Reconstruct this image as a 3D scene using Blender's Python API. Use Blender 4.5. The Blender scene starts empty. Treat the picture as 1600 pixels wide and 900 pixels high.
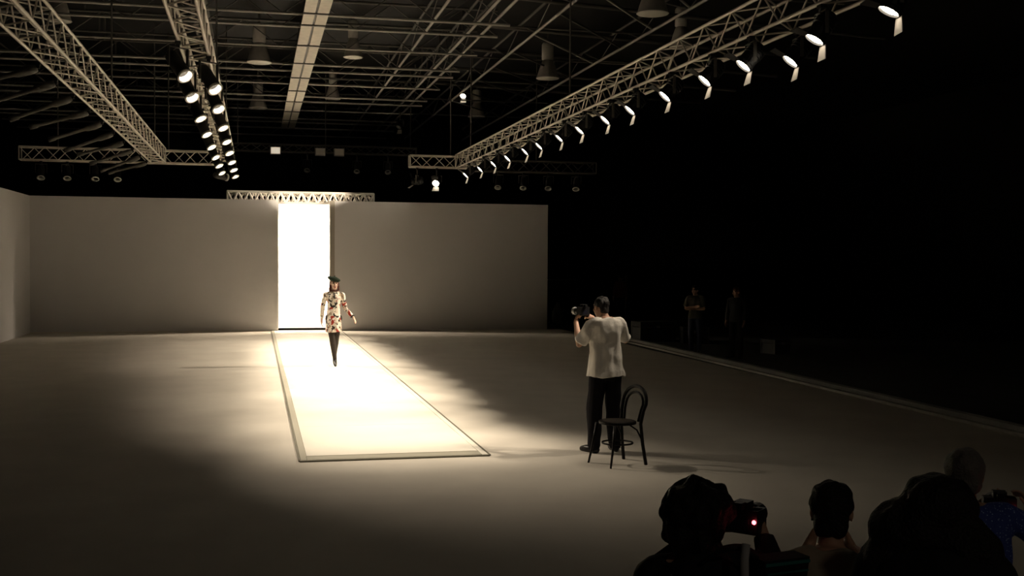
import bpy, bmesh, math, random
from mathutils import Vector as V, Matrix as M, noise
random.seed(7)
S = bpy.context.scene
COL = S.collection

# ------------------------------------------------------------------ camera, world, exposure
cam = bpy.data.cameras.new('camera')
cam.sensor_width = 36.0
cam.lens = 36.0 * 1750 / 1600
cam.clip_end = 300
camo = bpy.data.objects.new('camera', cam)
COL.objects.link(camo)
_yaw, _pitch, _roll = math.atan(401 / 1750), -math.atan(43 / 1750), 0.0066
_F = V((math.sin(_yaw) * math.cos(_pitch), math.cos(_yaw) * math.cos(_pitch), math.sin(_pitch)))
_R = V((math.cos(_yaw), -math.sin(_yaw), 0))
_U = _R.cross(_F)
_R2 = _R * math.cos(_roll) + _U * math.sin(_roll)
_U2 = _U * math.cos(_roll) - _R * math.sin(_roll)
_m = M.Identity(4)
for _i in range(3):
    _m[_i][0], _m[_i][1], _m[_i][2] = _R2[_i], _U2[_i], -_F[_i]
_m[2][3] = 2.19
camo.matrix_world = _m
S.camera = camo

wd = bpy.data.worlds.new('world')
S.world = wd
wd.use_nodes = True
wd.node_tree.nodes['Background'].inputs[0].default_value = (0.9, 0.85, 0.75, 1)
wd.node_tree.nodes['Background'].inputs[1].default_value = 0.0015

S.view_settings.view_transform = 'Standard'
S.view_settings.look = 'None'
S.view_settings.gamma = 1
S.view_settings.use_curve_mapping = False
S.view_settings.exposure = 0.0

WARM = (1.0, 0.84, 0.645)


def spot_lamp(parent, loc, target, power, angle=40, blend=1.0, radius=0.06, color=WARM):
    l = bpy.data.lights.new('spot_beam', 'SPOT')
    l.energy = power
    l.color = color
    l.spot_size = math.radians(angle)
    l.spot_blend = blend
    l.shadow_soft_size = radius
    o = bpy.data.objects.new('spot_beam', l)
    COL.objects.link(o)
    d = V(target) - V(loc)
    o.rotation_euler = d.to_track_quat('-Z', 'Y').to_euler()
    o.location = loc
    if parent:
        o.parent = parent
        o.matrix_parent_inverse = M.Translation(parent.location).inverted() if parent.type == 'EMPTY' and parent.rotation_euler.z == 0 else parent.matrix_basis.inverted()
    return o


# ------------------------------------------------------------------ materials
def mat(name, col, rough=0.6, metal=0.0, emit=None, es=0.0, noise_amt=0.0, nscale=20.0, bump=0.0, bscale=60.0, spec=0.3):
    m = bpy.data.materials.new(name)
    m.use_nodes = True
    nt = m.node_tree
    b = nt.nodes['Principled BSDF']
    b.inputs['Roughness'].default_value = rough
    b.inputs['Metallic'].default_value = metal
    b.inputs['Specular IOR Level'].default_value = spec
    c = (*col, 1)
    b.inputs['Base Color'].default_value = c
    if noise_amt or bump:
        tc = nt.nodes.new('ShaderNodeTexCoord')
        n = nt.nodes.new('ShaderNodeTexNoise')
        n.inputs['Scale'].default_value = nscale
        n.inputs['Detail'].default_value = 5
        nt.links.new(tc.outputs['Object'], n.inputs['Vector'])
        r = nt.nodes.new('ShaderNodeValToRGB')
        r.color_ramp.elements[0].position = 0.3
        r.color_ramp.elements[1].position = 0.7
        r.color_ramp.elements[0].color = (*[x * (1 - noise_amt) for x in col], 1)
        r.color_ramp.elements[1].color = (*[min(1, x * (1 + noise_amt)) for x in col], 1)
        nt.links.new(n.outputs['Fac'], r.inputs['Fac'])
        nt.links.new(r.outputs['Color'], b.inputs['Base Color'])
        if bump:
            n2 = nt.nodes.new('ShaderNodeTexNoise')
            n2.inputs['Scale'].default_value = bscale
            n2.inputs['Detail'].default_value = 4
            nt.links.new(tc.outputs['Object'], n2.inputs['Vector'])
            bp = nt.nodes.new('ShaderNodeBump')
            bp.inputs['Strength'].default_value = bump
            bp.inputs['Distance'].default_value = 0.02
            nt.links.new(n2.outputs['Fac'], bp.inputs['Height'])
            nt.links.new(bp.outputs['Normal'], b.inputs['Normal'])
    if emit:
        b.inputs['Emission Color'].default_value = (*emit, 1)
        b.inputs['Emission Strength'].default_value = es
    return m


FLOOR = mat('cream_floor_cloth', (0.60, 0.56, 0.49), 0.75, noise_amt=0.06, nscale=1.3, bump=0.12, bscale=3.0)
DARKFLOOR = mat('dark_concrete', (0.045, 0.042, 0.038), 0.7, noise_amt=0.3, nscale=2)
WALL = mat('beige_wall_paint', (0.66, 0.645, 0.635), 0.8, noise_amt=0.03, nscale=0.7)
WHITE = mat('white_paint', (0.85, 0.84, 0.80), 0.7)
RUNWAY = mat('cream_runway_board', (0.78, 0.745, 0.66), 0.55, noise_amt=0.03, nscale=2)
SEAM = mat('grey_runway_edging', (0.14, 0.13, 0.095), 0.6)
DRAPE = mat('black_drape', (0.010, 0.009, 0.008), 0.9, noise_amt=0.3, nscale=1.0, bump=0.2, bscale=4)
DECK = mat('dark_roof_deck', (0.007, 0.0065, 0.006), 0.8, noise_amt=0.4, nscale=0.6)
ALU = mat('truss_aluminium', (0.74, 0.68, 0.60), 0.45, 0.2, noise_amt=0.12, nscale=5)
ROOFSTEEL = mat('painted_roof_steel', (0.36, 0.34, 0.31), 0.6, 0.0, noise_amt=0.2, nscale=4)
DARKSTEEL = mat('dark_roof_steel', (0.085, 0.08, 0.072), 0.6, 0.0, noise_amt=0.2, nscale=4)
PANEL = mat('pale_ceiling_panel', (0.66, 0.62, 0.53), 0.6, noise_amt=0.1, nscale=6)
LAMPGREY = mat('lamp_grey', (0.34, 0.32, 0.29), 0.5, noise_amt=0.1, nscale=9)
LAMPGLASS = mat('lamp_diffuser', (0.72, 0.69, 0.62), 0.4)
BLACKMETAL = mat('black_fixture_metal', (0.02, 0.02, 0.02), 0.45)
GREYMETAL = mat('grey_fixture_metal', (0.10, 0.095, 0.085), 0.45)
SILVER = mat('polished_can_metal', (0.80, 0.77, 0.72), 0.4, 0.1)
LENS = mat('lit_lens', (0.9, 0.85, 0.7), 0.3, emit=(1, 0.87, 0.68), es=26)
LENSDIM = mat('lit_lens_dim', (0.8, 0.75, 0.65), 0.3, emit=(1, 0.87, 0.68), es=.55)
SKIN = mat('skin', (0.50, 0.30, 0.21), 0.55, noise_amt=0.06, nscale=30)
SKINPALE = mat('pale_skin', (0.62, 0.42, 0.32), 0.55, noise_amt=0.05, nscale=30)
HAIRBLACK = mat('black_hair', (0.010, 0.008, 0.007), 0.6, bump=0.6, bscale=90)
HAIRBROWN = mat('dark_reddish_hair', (0.075, 0.022, 0.014), 0.55, bump=0.5, bscale=120)
HAIRGREY = mat('grey_hair', (0.16, 0.15, 0.14), 0.6, bump=0.5, bscale=90)
EYEM = mat('dark_eye', (0.02, 0.015, 0.012), 0.25)
LIPM = mat('red_lips', (0.30, 0.03, 0.03), 0.4)
TEE = mat('white_cotton', (0.80, 0.76, 0.69), 0.85, noise_amt=0.04, nscale=8, bump=0.25, bscale=25)
PALETEE = mat('faded_olive_cotton', (0.34, 0.31, 0.235), 0.85, noise_amt=0.06, nscale=6, bump=0.25, bscale=20)
BLACKCLOTH = mat('black_cloth', (0.012, 0.012, 0.013), 0.85, bump=0.2, bscale=25)
TROUSER = mat('dark_trousers', (0.011, 0.010, 0.012), 0.9, spec=0.1, bump=0.2, bscale=20)
DENIM = mat('dark_denim', (0.02, 0.025, 0.05), 0.8)
SHOE = mat('black_leather', (0.012, 0.011, 0.010), 0.35)
TIGHTS = mat('black_tights', (0.028, 0.020, 0.014), 0.6)
BERET = mat('dark_green_felt', (0.012, 0.022, 0.012), 0.9)
WOOD = mat('black_bentwood', (0.006, 0.005, 0.0045), 0.45, spec=0.15)
CANE = mat('dark_woven_cane', (0.035, 0.026, 0.018), 0.6, bump=0.5, bscale=150)
PLASTIC = mat('black_camera_plastic', (0.012, 0.012, 0.013), 0.4)
GLASSM = mat('camera_glass', (0.02, 0.02, 0.03), 0.08, spec=0.6)
LENSGREY = mat('grey_lens_barrel', (0.42, 0.41, 0.39), 0.4)
LED = mat('red_led', (0.8, 0.1, 0.1), 0.4, emit=(1.0, 0.10, 0.12), es=9)
STRAPM = mat('pale_strap', (0.45, 0.45, 0.46), 0.7)
TEALM = mat('teal_trim', (0.02, 0.16, 0.15), 0.6)
CASE = mat('dark_flight_case', (0.03, 0.03, 0.028), 0.6)
PALEGREY = mat('pale_grey_plastic', (0.4, 0.39, 0.36), 0.6)


def blue_print():
    m = mat('blue_patterned_cotton', (0.03, 0.05, 0.22), 0.85)
    nt = m.node_tree
    tc = nt.nodes.new('ShaderNodeTexCoord')
    v = nt.nodes.new('ShaderNodeTexVoronoi')
    v.inputs['Scale'].default_value = 75
    nt.links.new(tc.outputs['Object'], v.inputs['Vector'])
    r = nt.nodes.new('ShaderNodeValToRGB')
    r.color_ramp.interpolation = 'CONSTANT'
    r.color_ramp.elements[0].color = (0.40, 0.55, 0.85, 1)
    r.color_ramp.elements[1].position = 0.22
    r.color_ramp.elements[1].color = (0.05, 0.08, 0.34, 1)
    nt.links.new(v.outputs['Distance'], r.inputs['Fac'])
    nt.links.new(r.outputs['Color'], nt.nodes['Principled BSDF'].inputs['Base Color'])
    return m


def flower_print():
    m = mat('floral_print', (0.7, 0.62, 0.52), 0.8)
    nt = m.node_tree
    tc = nt.nodes.new('ShaderNodeTexCoord')
    L = nt.links.new
    base = None

    def layer(scale, thr, col, prev, off):
        mp = nt.nodes.new('ShaderNodeMapping')
        mp.inputs['Location'].default_value = off
        L(tc.outputs['Object'], mp.inputs['Vector'])
        n = nt.nodes.new('ShaderNodeTexNoise')
        n.inputs['Scale'].default_value = scale
        n.inputs['Detail'].default_value = 2.5
        L(mp.outputs['Vector'], n.inputs['Vector'])
        r = nt.nodes.new('ShaderNodeValToRGB')
        r.color_ramp.elements[0].position = thr
        r.color_ramp.elements[1].position = thr + 0.03
        L(n.outputs['Fac'], r.inputs['Fac'])
        mx = nt.nodes.new('ShaderNodeMix')
        mx.data_type = 'RGBA'
        L(r.outputs['Color'], mx.inputs['Factor'])
        if prev is None:
            mx.inputs['A'].default_value = (0.80, 0.72, 0.62, 1)
        else:
            L(prev, mx.inputs['A'])
        mx.inputs['B'].default_value = (*col, 1)
        return mx.outputs['Result']

    c = layer(13, 0.56, (0.40, 0.31, 0.22), None, (0, 0, 0))
    c = layer(10, 0.575, (0.33, 0.035, 0.02), c, (3.1, 1.0, 2.0))
    c = layer(14, 0.565, (0.025, 0.018, 0.014), c, (7.7, 4.0, 5.3))
    L(c, nt.nodes['Principled BSDF'].inputs['Base Color'])
    return m


BLUEPRINT = blue_print()
FLORAL = flower_print()


# ------------------------------------------------------------------ mesh helpers
class MB:
    def __init__(self):
        self.v, self.f = [], []

    def add(self, vs, fs):
        k = len(self.v)
        self.v += [tuple(p) for p in vs]
        self.f += [tuple(i + k for i in f) for f in fs]
        return self

    def box(self, c, s, rot=None):
        c = V(c)
        vs = []
        for x in (-.5, .5):
            for y in (-.5, .5):
                for z in (-.5, .5):
                    p = V((x * s[0], y * s[1], z * s[2]))
                    if rot is not None:
                        p = rot @ p
                    vs.append(c + p)
        return self.add(vs, [(0, 1, 3, 2), (4, 6, 7, 5), (0, 4, 5, 1), (2, 3, 7, 6), (0, 2, 6, 4), (1, 5, 7, 3)])

    def rings(self, rr, cap=True, closed=False):
        n = len(rr[0])
        k = len(rr)
        vs = [p for r in rr for p in r]
        fs = []
        for i in range(k if closed else k - 1):
            a, b = i * n, ((i + 1) % k) * n
            for j in range(n):
                fs.append((a + j, a + (j + 1) % n, b + (j + 1) % n, b + j))
        if cap and not closed:
            fs.append(tuple(range(n))[::-1])
            fs.append(tuple((k - 1) * n + j for j in range(n)))
        return self.add(vs, fs)

    def tube(self, pts, rads, n=8, cap=True, closed=False):
        pts = [V(p) for p in pts]
        if not isinstance(rads, (list, tuple)):
            rads = [rads] * len(pts)
        up = None
        rr = []
        m = len(pts)
        for i, p in enumerate(pts):
            if closed:
                d = pts[(i + 1) % m] - pts[i - 1]
            else:
                d = pts[min(i + 1, m - 1)] - pts[max(i - 1, 0)]
            d.normalize()
            if up is None:
                up = V((0, 0, 1)) if abs(d.z) < .9 else V((0, 1, 0))
            x = up.cross(d).normalized()
            up = d.cross(x).normalized()
            rr.append([p + (x * math.cos(2 * math.pi * j / n) + up * math.sin(2 * math.pi * j / n)) * rads[i] for j in range(n)])
        return self.rings(rr, cap, closed)

    def cap(self, p0, p1, r0, r1=None, n=12):
        """capsule with round ends"""
        r1 = r0 if r1 is None else r1
        p0, p1 = V(p0), V(p1)
        d = (p1 - p0)
        d = d.normalized() if d.length > 1e-6 else V((0, 0, 1))
        pts, rads = [], []
        for a in (80, 60, 35, 0):
            t = math.radians(a)
            pts.append(p0 - d * r0 * math.sin(t)); rads.append(r0 * math.cos(t))
        for a in (0, 35, 60, 80):
            t = math.radians(a)
            pts.append(p1 + d * r1 * math.sin(t)); rads.append(r1 * math.cos(t))
        x = d.orthogonal().normalized()
        y = d.cross(x)
        rr = [[p + (x * math.cos(2 * math.pi * j / n) + y * math.sin(2 * math.pi * j / n)) * r for j in range(n)] for p, r in zip(pts, rads)]
        return self.rings(rr)

    def ell(self, c, r, ax=None, n=16, k=10):
        c = V(c)
        ax = ax or (V((1, 0, 0)), V((0, 1, 0)), V((0, 0, 1)))
        rr = []
        for i in range(k):
            t = math.pi * (i + .5) / k
            z, s = -math.cos(t), math.sin(t)
            rr.append([c + ax[0] * (r[0] * s * math.cos(2 * math.pi * j / n)) + ax[1] * (r[1] * s * math.sin(2 * math.pi * j / n)) + ax[2] * (r[2] * z) for j in range(n)])
        return self.rings(rr)

    def lathe(self, prof, n=20, axis=2, cap=False):
        rr = []
        for r, z in prof:
            rr.append([V((r * math.cos(2 * math.pi * j / n), r * math.sin(2 * math.pi * j / n), z)) for j in range(n)])
        return self.rings(rr, cap)

    def mesh(self, name, m, smooth=False):
        me = bpy.data.meshes.new(name)
        me.from_pydata(self.v, [], self.f)
        me.update()
        if m:
            me.materials.append(m)
        if smooth:
            me.polygons.foreach_set('use_smooth', [True] * len(me.polygons))
        return me

    def build(self, name, m, parent=None, smooth=False):
        return link(name, self.mesh(name, m, smooth), parent)


def link(name, me, parent=None, loc=None):
    o = bpy.data.objects.new(name, me)
    COL.objects.link(o)
    if parent:
        o.parent = parent
    if loc is not None:
        o.location = loc
    return o


def tag(o, label=None, cat=None, group=None, kind=None):
    if label: o['label'] = label
    if cat: o['category'] = cat
    if group: o['group'] = group
    if kind: o['kind'] = kind
    return o


def thing(name, label, cat, loc=(0, 0, 0), rz=0.0, group=None):
    o = link(name, None, None, loc)
    o.rotation_euler = (0, 0, rz)
    return tag(o, label, cat, group)


def struct(o):
    o['kind'] = 'structure'
    return o


def sbox(name, c, s, m):
    return struct(MB().box((0, 0, 0), s).build(name, m)) if False else _sb(name, c, s, m)


def _sb(name, c, s, m):
    o = MB().box((0, 0, 0), s).build(name, m)
    o.location = c
    o['kind'] = 'structure'
    return o


_ROD = {}


def rod(parent, name, p0, p1, r, m, n=6):
    """a straight bar: alike bars share one unit mesh"""
    key = (m.name, n)
    if key not in _ROD:
        _ROD[key] = MB().tube([(0, 0, 0), (0, 0, 1)], 1.0, n).mesh('bar', m, True)
    o = bpy.data.objects.new(name, _ROD[key])
    COL.objects.link(o)
    p0, p1 = V(p0), V(p1)
    d = p1 - p0
    o.rotation_mode = 'QUATERNION'
    o.rotation_quaternion = d.to_track_quat('Z', 'Y')
    o.location = p0
    o.scale = (r, r, d.length)
    if parent:
        o.parent = parent
    return o


ORD = ['nearest', 'second', 'third', 'fourth', 'fifth', 'sixth', 'seventh', 'eighth', 'ninth', 'tenth', 'eleventh', 'twelfth',
       'thirteenth', 'fourteenth', 'fifteenth', 'sixteenth', 'seventeenth', 'eighteenth', 'nineteenth', 'twentieth']

# ------------------------------------------------------------------ the setting
YB = 34.65          # face of the stage back wall
XL, XR = -6.35, 9.10
WH = 3.97
_sb('floor', (1.6, 15.6, -0.03), (15.9, 38.1, 0.06), FLOOR)
_sb('floor_backstage', (8, 22, -0.10), (52, 64, 0.06), DARKFLOOR)
_sb('ceiling', (8, 22, 8.75), (52, 64, 0.1), DECK)
_sb('wall_back_left', ((XL + 0.68) / 2, YB + 0.09, WH / 2), (0.68 - XL, 0.18, WH), WALL)
_sb('wall_back_right', ((2.21 + XR) / 2, YB + 0.09, WH / 2), (XR - 2.21, 0.18, WH), WALL)
_sb('wall_left', (XL - 0.09, (18 + YB + .18) / 2, WH / 2), (0.18, YB + .18 - 18, WH), WALL)
_sb('wall_far', (8, 52.0, 4.3), (52, 0.2, 8.8), DRAPE)
_sb('wall_hall_left', (-16.0, 22, 4.3), (0.2, 64, 8.8), DRAPE)
_sb('wall_hall_right', (26.0, 22, 4.3), (0.2, 64, 8.8), DRAPE)
_sb('wall_hall_front', (8, -9.0, 4.3), (52, 0.2, 8.8), DRAPE)
# bright white recess seen through the doorway
_sb('wall_doorway', (1.45, 36.28, WH / 2), (3.4, 0.12, WH), WHITE)
_sb('wall_recess_left', (-0.2, 35.53, WH / 2), (0.1, 1.38, WH), WHITE)
_sb('wall_recess_right', (3.1, 35.53, WH / 2), (0.1, 1.38, WH), WHITE)
_sb('trim_1', (2.285, YB - 0.012, WH / 2), (0.15, 0.024, WH), mat('jamb_shade_tone', (0.40, 0.36, 0.30), 0.8))  # darker colour paints in the dimmer light on the jamb
_sb('trim_2', (0.645, YB - 0.008, WH / 2), (0.07, 0.016, WH), WALL)
_sb('baseboard_left', ((XL + 0.46) / 2, YB - 0.02, 0.012), (0.46 - XL, 0.05, 0.024), mat('pale_floor_tape', (0.72, 0.67, 0.58), 0.6))

# low raised runway of boards
rw = thing('runway', 'low cream catwalk platform running out of the white doorway', 'catwalk', (1.512, 12.25, 0))
RW0, RW1 = -1.035, 1.035
nb = 10
L = (YB - 12.25)
for i in range(nb):
    y0, y1 = .26 + i * (L - .26) / nb, .26 + (i + 1) * (L - .26) / nb
    MB().box((0, (y0 + y1) / 2, 0.008), (RW1 - RW0 - .15, y1 - y0 - 0.004, 0.016)).build('deck_board', RUNWAY, rw)
rim = mat('pale_grey_runway_rim', (0.40, 0.38, 0.31), 0.6)
MB().box((RW0 + .034, L / 2, 0.008), (0.066, L, 0.016)).build('side_rim', rim, rw)
MB().box((RW1 - .034, L / 2, 0.008), (0.066, L, 0.016)).build('side_rim', RUNWAY, rw)
MB().box((0, .12, 0.008), (RW1 - RW0 - .14, 0.23, 0.016)).build('front_rim', rim, rw)
for x, wd_ in ((RW0 - .012, .022), (RW1 + .008, .040)):
    MB().box((x, L / 2, 0.007), (wd_, L, 0.014)).build('edge_seam', SEAM, rw)
MB().box((0, -.02, 0.007), (RW1 - RW0 + .02, .04, 0.014)).build('edge_seam', SEAM, rw)
MB().box((0, .246, 0.007), (RW1 - RW0 - .14, .024, 0.014)).build('edge_seam', SEAM, rw)

# carpet edge strip and cable duct along the dark side of the floor
es = MB().box((0, 0, 0.02), (0.10, 29.0, 0.04)).build('edge_strip', mat('worn_metal_edge', (0.36, 0.34, 0.31), 0.5, 0.2))
es.location = (9.62, 18.4, 0); es.rotation_euler.z = -0.018
tag(es, 'long grey metal strip edging the pale floor at the dark right side', 'floor strip')
cd = MB().box((0, 0, 0.06), (0.14, 29.0, 0.12)).build('cable_duct', mat('grey_rubber', (0.36, 0.345, 0.325), 0.6))
cd.location = (9.98, 18.4, 0); cd.rotation_euler.z = -0.018
cd.location.z = -0.07
tag(cd, 'low grey rubber cable duct lying beyond the grey floor strip', 'cable duct')


# ------------------------------------------------------------------ trusses
def truss(name, label, p0, p1, w, step, m, cables=(), rr=0.024, rb=0.0125):
    """square box truss from p0 to p1 (centres), chords and every brace a part"""
    p0, p1 = V(p0), V(p1)
    t = thing(name, label, 'truss', p0)
    d = (p1 - p0)
    Ln = d.length
    d.normalize()
    up = V((0, 0, 1))
    sd = d.cross(up).normalized()
    h = w / 2
    cor = [sd * a * h + up * b * h for a, b in ((-1, -1), (1, -1), (1, 1), (-1, 1))]
    for c in cor:
        rod(t, 'chord', c, c + d * Ln, rr, m, 8)
    n = max(2, int(round(Ln / step)))
    s = Ln / n
    for k in range(4):
        a, b = cor[k], cor[(k + 1) % 4]
        for i in range(n):
            q0, q1 = (a, b) if (i + k) % 2 == 0 else (b, a)
            rod(t, 'brace', q0 + d * s * i, q1 + d * s * (i + 1), rb, m, 5)
        for e in (0, Ln):
            rod(t, 'end_bar', a + d * e, b + d * e, rr * .8, m, 6)
    for c in cables:
        rod(t, 'hoist_cable', d * c + up * h, d * c + up * (8.68 - p0.z), 0.02, DARKSTEEL, 5)
    return t


truss('lighting_truss', 'big silver box truss receding along the left side of the hall', (-2.72, 11.0, 5.13), (-2.72, 33.6, 5.13), 0.40, 0.42, ALU, (3, 12, 21.5))
truss('lighting_truss', 'long silver box truss above the dark right side, hung with barn-door lamps', (6.08, 7.5, 5.16), (6.08, 33.4, 5.16), 0.40, 0.45, ALU, (4, 14, 24.5))
truss('lighting_truss', 'box truss carrying the row of round cans left of the doorway', (-0.80, 10.5, 5.16), (-0.80, 33.4, 5.16), 0.34, 0.42, ALU, (4, 14, 22))
truss('cross_truss', 'horizontal cross truss over the left back wall, hung with dim cans', (-6.45, 33.85, 5.11), (-0.98, 33.85, 5.11), 0.36, 0.34, ALU, (1, 4))
truss('cross_truss', 'short horizontal cross truss piece joining the right truss end', (4.52, 33.65, 5.16), (6.3, 33.65, 5.16), 0.34, 0.34, ALU, (1.25,))
truss('cross_truss', 'dark cross truss running right beyond the end of the beige wall', (6.5, 33.85, 5.10), (10.4, 33.85, 5.10), 0.34, 0.36, DARKSTEEL, (2.0,))
truss('cross_truss', 'thin faint truss far behind the doorway, hung with backstage lamps', (-1.6, 40.0, 6.05), (5.6, 40.0, 6.05), 0.25, 0.36, DARKSTEEL, (1, 4, 7))
truss('header_truss', 'bright white lit truss lying along the wall top above the doorway', (-0.83, YB + 0.37, 4.06), (3.57, YB + 0.37, 4.06), 0.32, 0.16, mat('white_truss', (0.80, 0.76, 0.70), 0.5), (), 0.036, 0.038)

# ------------------------------------------------------------------ roof
JY = [(24.82, 1), (26.17, 1), (28.66, 0), (31.22, 1), (32.32, 1), (34.71, 0), (37.34, 1), (38.54, 1), (40.83, 0), (43.32, 1), (44.5, 0), (46.47, 1), (49.21, 0)]
for i, (y, main) in enumerate(JY):
    t = thing('roof_joist', 'grey lattice roof joist crossing the dark ceiling, %s from the camera' % ORD[i], 'roof joist', (0, y, 7.5), 0, 'roof joists across the ceiling')
    x0, x1 = -9.5, 5.6
    rod(t, 'bottom_chord', (x0, 0, 0), (x1, 0, 0), 0.034 if main else 0.028, ROOFSTEEL, 6)
    rod(t, 'top_chord', (x0, 0, .62), (x1, 0, .62), 0.034, DARKSTEEL, 6)
    n = 18
    for k in range(n):
        a, b = x0 + (x1 - x0) * k / n, x0 + (x1 - x0) * (k + 1) / n
        z0, z1 = (0, .62) if k % 2 == 0 else (.62, 0)
        rod(t, 'brace', (a, 0, z0), (b, 0, z1), 0.014, DARKSTEEL, 5)
    for xx in (-8.9, -4, 1.2, 5.2):
        rod(t, 'hanger', (xx, 0, .62), (xx, 0, 1.2), 0.03, DARKSTEEL, 5)
# long girders running away from the camera
GX = [(-1.36, 'thin dark girder running beside the left row of round cans'),
      (-1.12, 'thin dark girder just right of its twin beside the round cans'),
      (3.94, 'slim ceiling girder broken by joists right of the pale panels'),
      (4.95, 'left rail of the paired girders slanting across the ceiling'),
      (5.30, 'right rail of the paired girders slanting across the ceiling'),
      (6.50, 'girder between the paired rails and the right hand ceiling lamps'),
      (9.10, 'outermost girder above the long right lighting truss')]
for x, lab in GX:
    t = thing('roof_girder', lab, 'girder', (x, 0, 7.62))
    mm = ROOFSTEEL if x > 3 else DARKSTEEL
    rod(t, 'bottom_chord', (0, 18, 0), (0, 50, 0), 0.036, mm, 6)
    rod(t, 'top_chord', (0, 18, .5), (0, 50, .5), 0.036, DARKSTEEL, 6)
    for k in range(20):
        a, b = 18 + 1.6 * k, 18 + 1.6 * (k + 1)
        rod(t, 'brace', (0, a, 0 if k % 2 else .5), (0, b, .5 if k % 2 else 0), 0.016, DARKSTEEL, 5)
    for yy in (20, 34, 48):
        rod(t, 'hanger', (0, yy, .5), (0, yy, 1.1), 0.03, DARKSTEEL, 5)
    if x == 9.10:
        for k in range(9):
            y = 20.4 + 2.35 * k
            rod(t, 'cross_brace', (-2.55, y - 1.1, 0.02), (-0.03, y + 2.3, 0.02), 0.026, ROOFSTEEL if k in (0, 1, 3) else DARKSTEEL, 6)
        for k in range(6):
            y = 22.5 + 4.2 * k
            rod(t, 'cross_bar', (-3.7, y, 0.25), (3.5, y, 0.25), 0.028, DARKSTEEL, 6)
# service pipes high on the right
for k in range(5):
    p = rod(None, 'roof_pipe', (5.7, 24.5 + 3.1 * k, 8.05), (16.0, 26.5 + 3.1 * k, 8.05), 0.05, DARKSTEEL, 8)
    tag(p, 'dark pipe high under the right ceiling, %s from the camera' % ORD[k], 'pipe', 'roof pipes')
    rod(p, 'pipe_bracket', (0, 0, .2), (0, 0, .201), 1, DARKSTEEL, 5) if False else None

# pale twin panel strip
ps = thing('ceiling_panel_strip', 'pair of pale panel rows receding along the middle of the ceiling', 'ceiling panels', (1.18, 18.0, 7.12))
yy = 0.0
wseq = [2.55, 2.25, 1.15, 2.3, 2.4, 2.3, 2.4, 2.3, 2.4, 2.4, 2.3]
for i, wl in enumerate(wseq):
    for sx in (-1, 1):
        MB().box((sx * .137, yy + wl / 2, 0), (0.225, wl - 0.06, 0.05)).build('panel', PANEL, ps)
    MB().box((0, yy + wl, -0.035), (0.50, 0.07, 0.03)).build('bracket', DARKSTEEL, ps)
    MB().tube([(0, yy + wl, 0), (0, yy + wl, 1.58)], 0.012, 5).build('hanger', DARKSTEEL, ps)
    yy += wl
MB().box((0, yy / 2, 0.03), (0.05, yy, 0.05)).build('spine', DARKSTEEL, ps)


# high-bay lamps
def high_bay(loc, lab, s=1.0, lean=(0, 0)):
    t = thing('high_bay_lamp', lab, 'ceiling lamp', loc, 0, 'ceiling lamps')
    MB().lathe([(0.0, .03), (.31 * s, .03), (.33 * s, 0.015), (.31 * s, 0), (0.0, 0)], 24).build('diffuser', LAMPGLASS, t, True)
    MB().lathe([(.31 * s, .03), (.27 * s, .18), (.21 * s, .36), (.15 * s, .50), (.13 * s, .52), (0, .52)], 24).build('reflector', LAMPGREY, t, True)
    MB().lathe([(.12 * s, .52), (.17 * s, .54), (.17 * s, .95), (.14 * s, 1.0), (0.02, 1.0)], 18).build('housing', LAMPGREY, t, True)
    MB().tube([(0, 0, 1.0), (0, 0, 8.72 - loc[2])], 0.03, 6).build('stem', DARKSTEEL, t)


high_bay((0.09, 30.4, 7.35), 'round grey ceiling lamp left of the pale panels, nearer one')
high_bay((0.08, 40.1, 7.42), 'round grey ceiling lamp left of the pale panels, farther one')
high_bay((2.55, 30.4, 7.6), 'grey ceiling lamp just right of the pale panels, nearer one', .8)
high_bay((2.55, 38.5, 7.6), 'grey ceiling lamp just right of the pale panels, farther one', .8)
high_bay((8.0, 30.6, 7.30), 'grey ceiling lamp with tall drum, middle of the right ceiling')
high_bay((8.16, 22.5, 7.40), 'large pale ceiling lamp near the top edge, above the right truss', 1.05)
high_bay((8.0, 41.0, 7.50), 'small far ceiling lamp above the start of the right truss')
high_bay((10.4, 26.6, 7.55), 'grey ceiling lamp cut off behind the right truss', .9)
high_bay((-4.3, 27.0, 7.5), 'dim ceiling lamp right of the big left truss', .8)
high_bay((-8.0, 24.5, 7.5), 'dim ceiling lamp at the left edge behind the big truss', .9)

# added unseen fill lamp behind the camera, lifts foreground backs and near floor
high_bay((4.0, -4.0, 7.3), 'added dim fill lamp, unseen, high at the rear of the hall behind the photographers')
hl = bpy.data.lights.new('fill_light', 'POINT')
hl.energy = 85
hl.color = WARM
hl.shadow_soft_size = 0.3
hlo = link('fill_light', hl)
hlo.location = (4.0, -4.0, 6.9)

# ------------------------------------------------------------------ stage lamps
_C = {}


def cached(key, fn):
    if key not in _C:
        _C[key] = fn()
    return _C[key]


def aimq(d):
    return V(d).normalized().to_track_quat('-Z', 'Y')


def yoke_mesh():
    b = MB()
    for sx in (-1, 1):
        b.box((sx * .15, 0, -.115), (.012, .04, .25))
    b.box((0, 0, .005), (.312, .04, .014))
    return b.mesh('yoke', GREYMETAL)


def clamp_mesh():
    b = MB()
    b.box((0, 0, .03), (.05, .05, .05)).box((0, 0, .065), (.07, .09, .04))
    return b.mesh('clamp', BLACKMETAL)


def fres_body():
    b = MB().lathe([(0, .20), (.08, .20), (.115, .16), (.125, .08), (.125, -.10), (.135, -.12), (.135, -.158), (.120, -.158), (.112, -.125), (0.0, -.125)], 20)
    for k in range(3):
        b.lathe([(.125, .02 + .045 * k), (.14, .025 + .045 * k), (.14, .035 + .045 * k), (.125, .04 + .045 * k)], 20)
    return b.mesh('body', BLACKMETAL, False)


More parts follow.
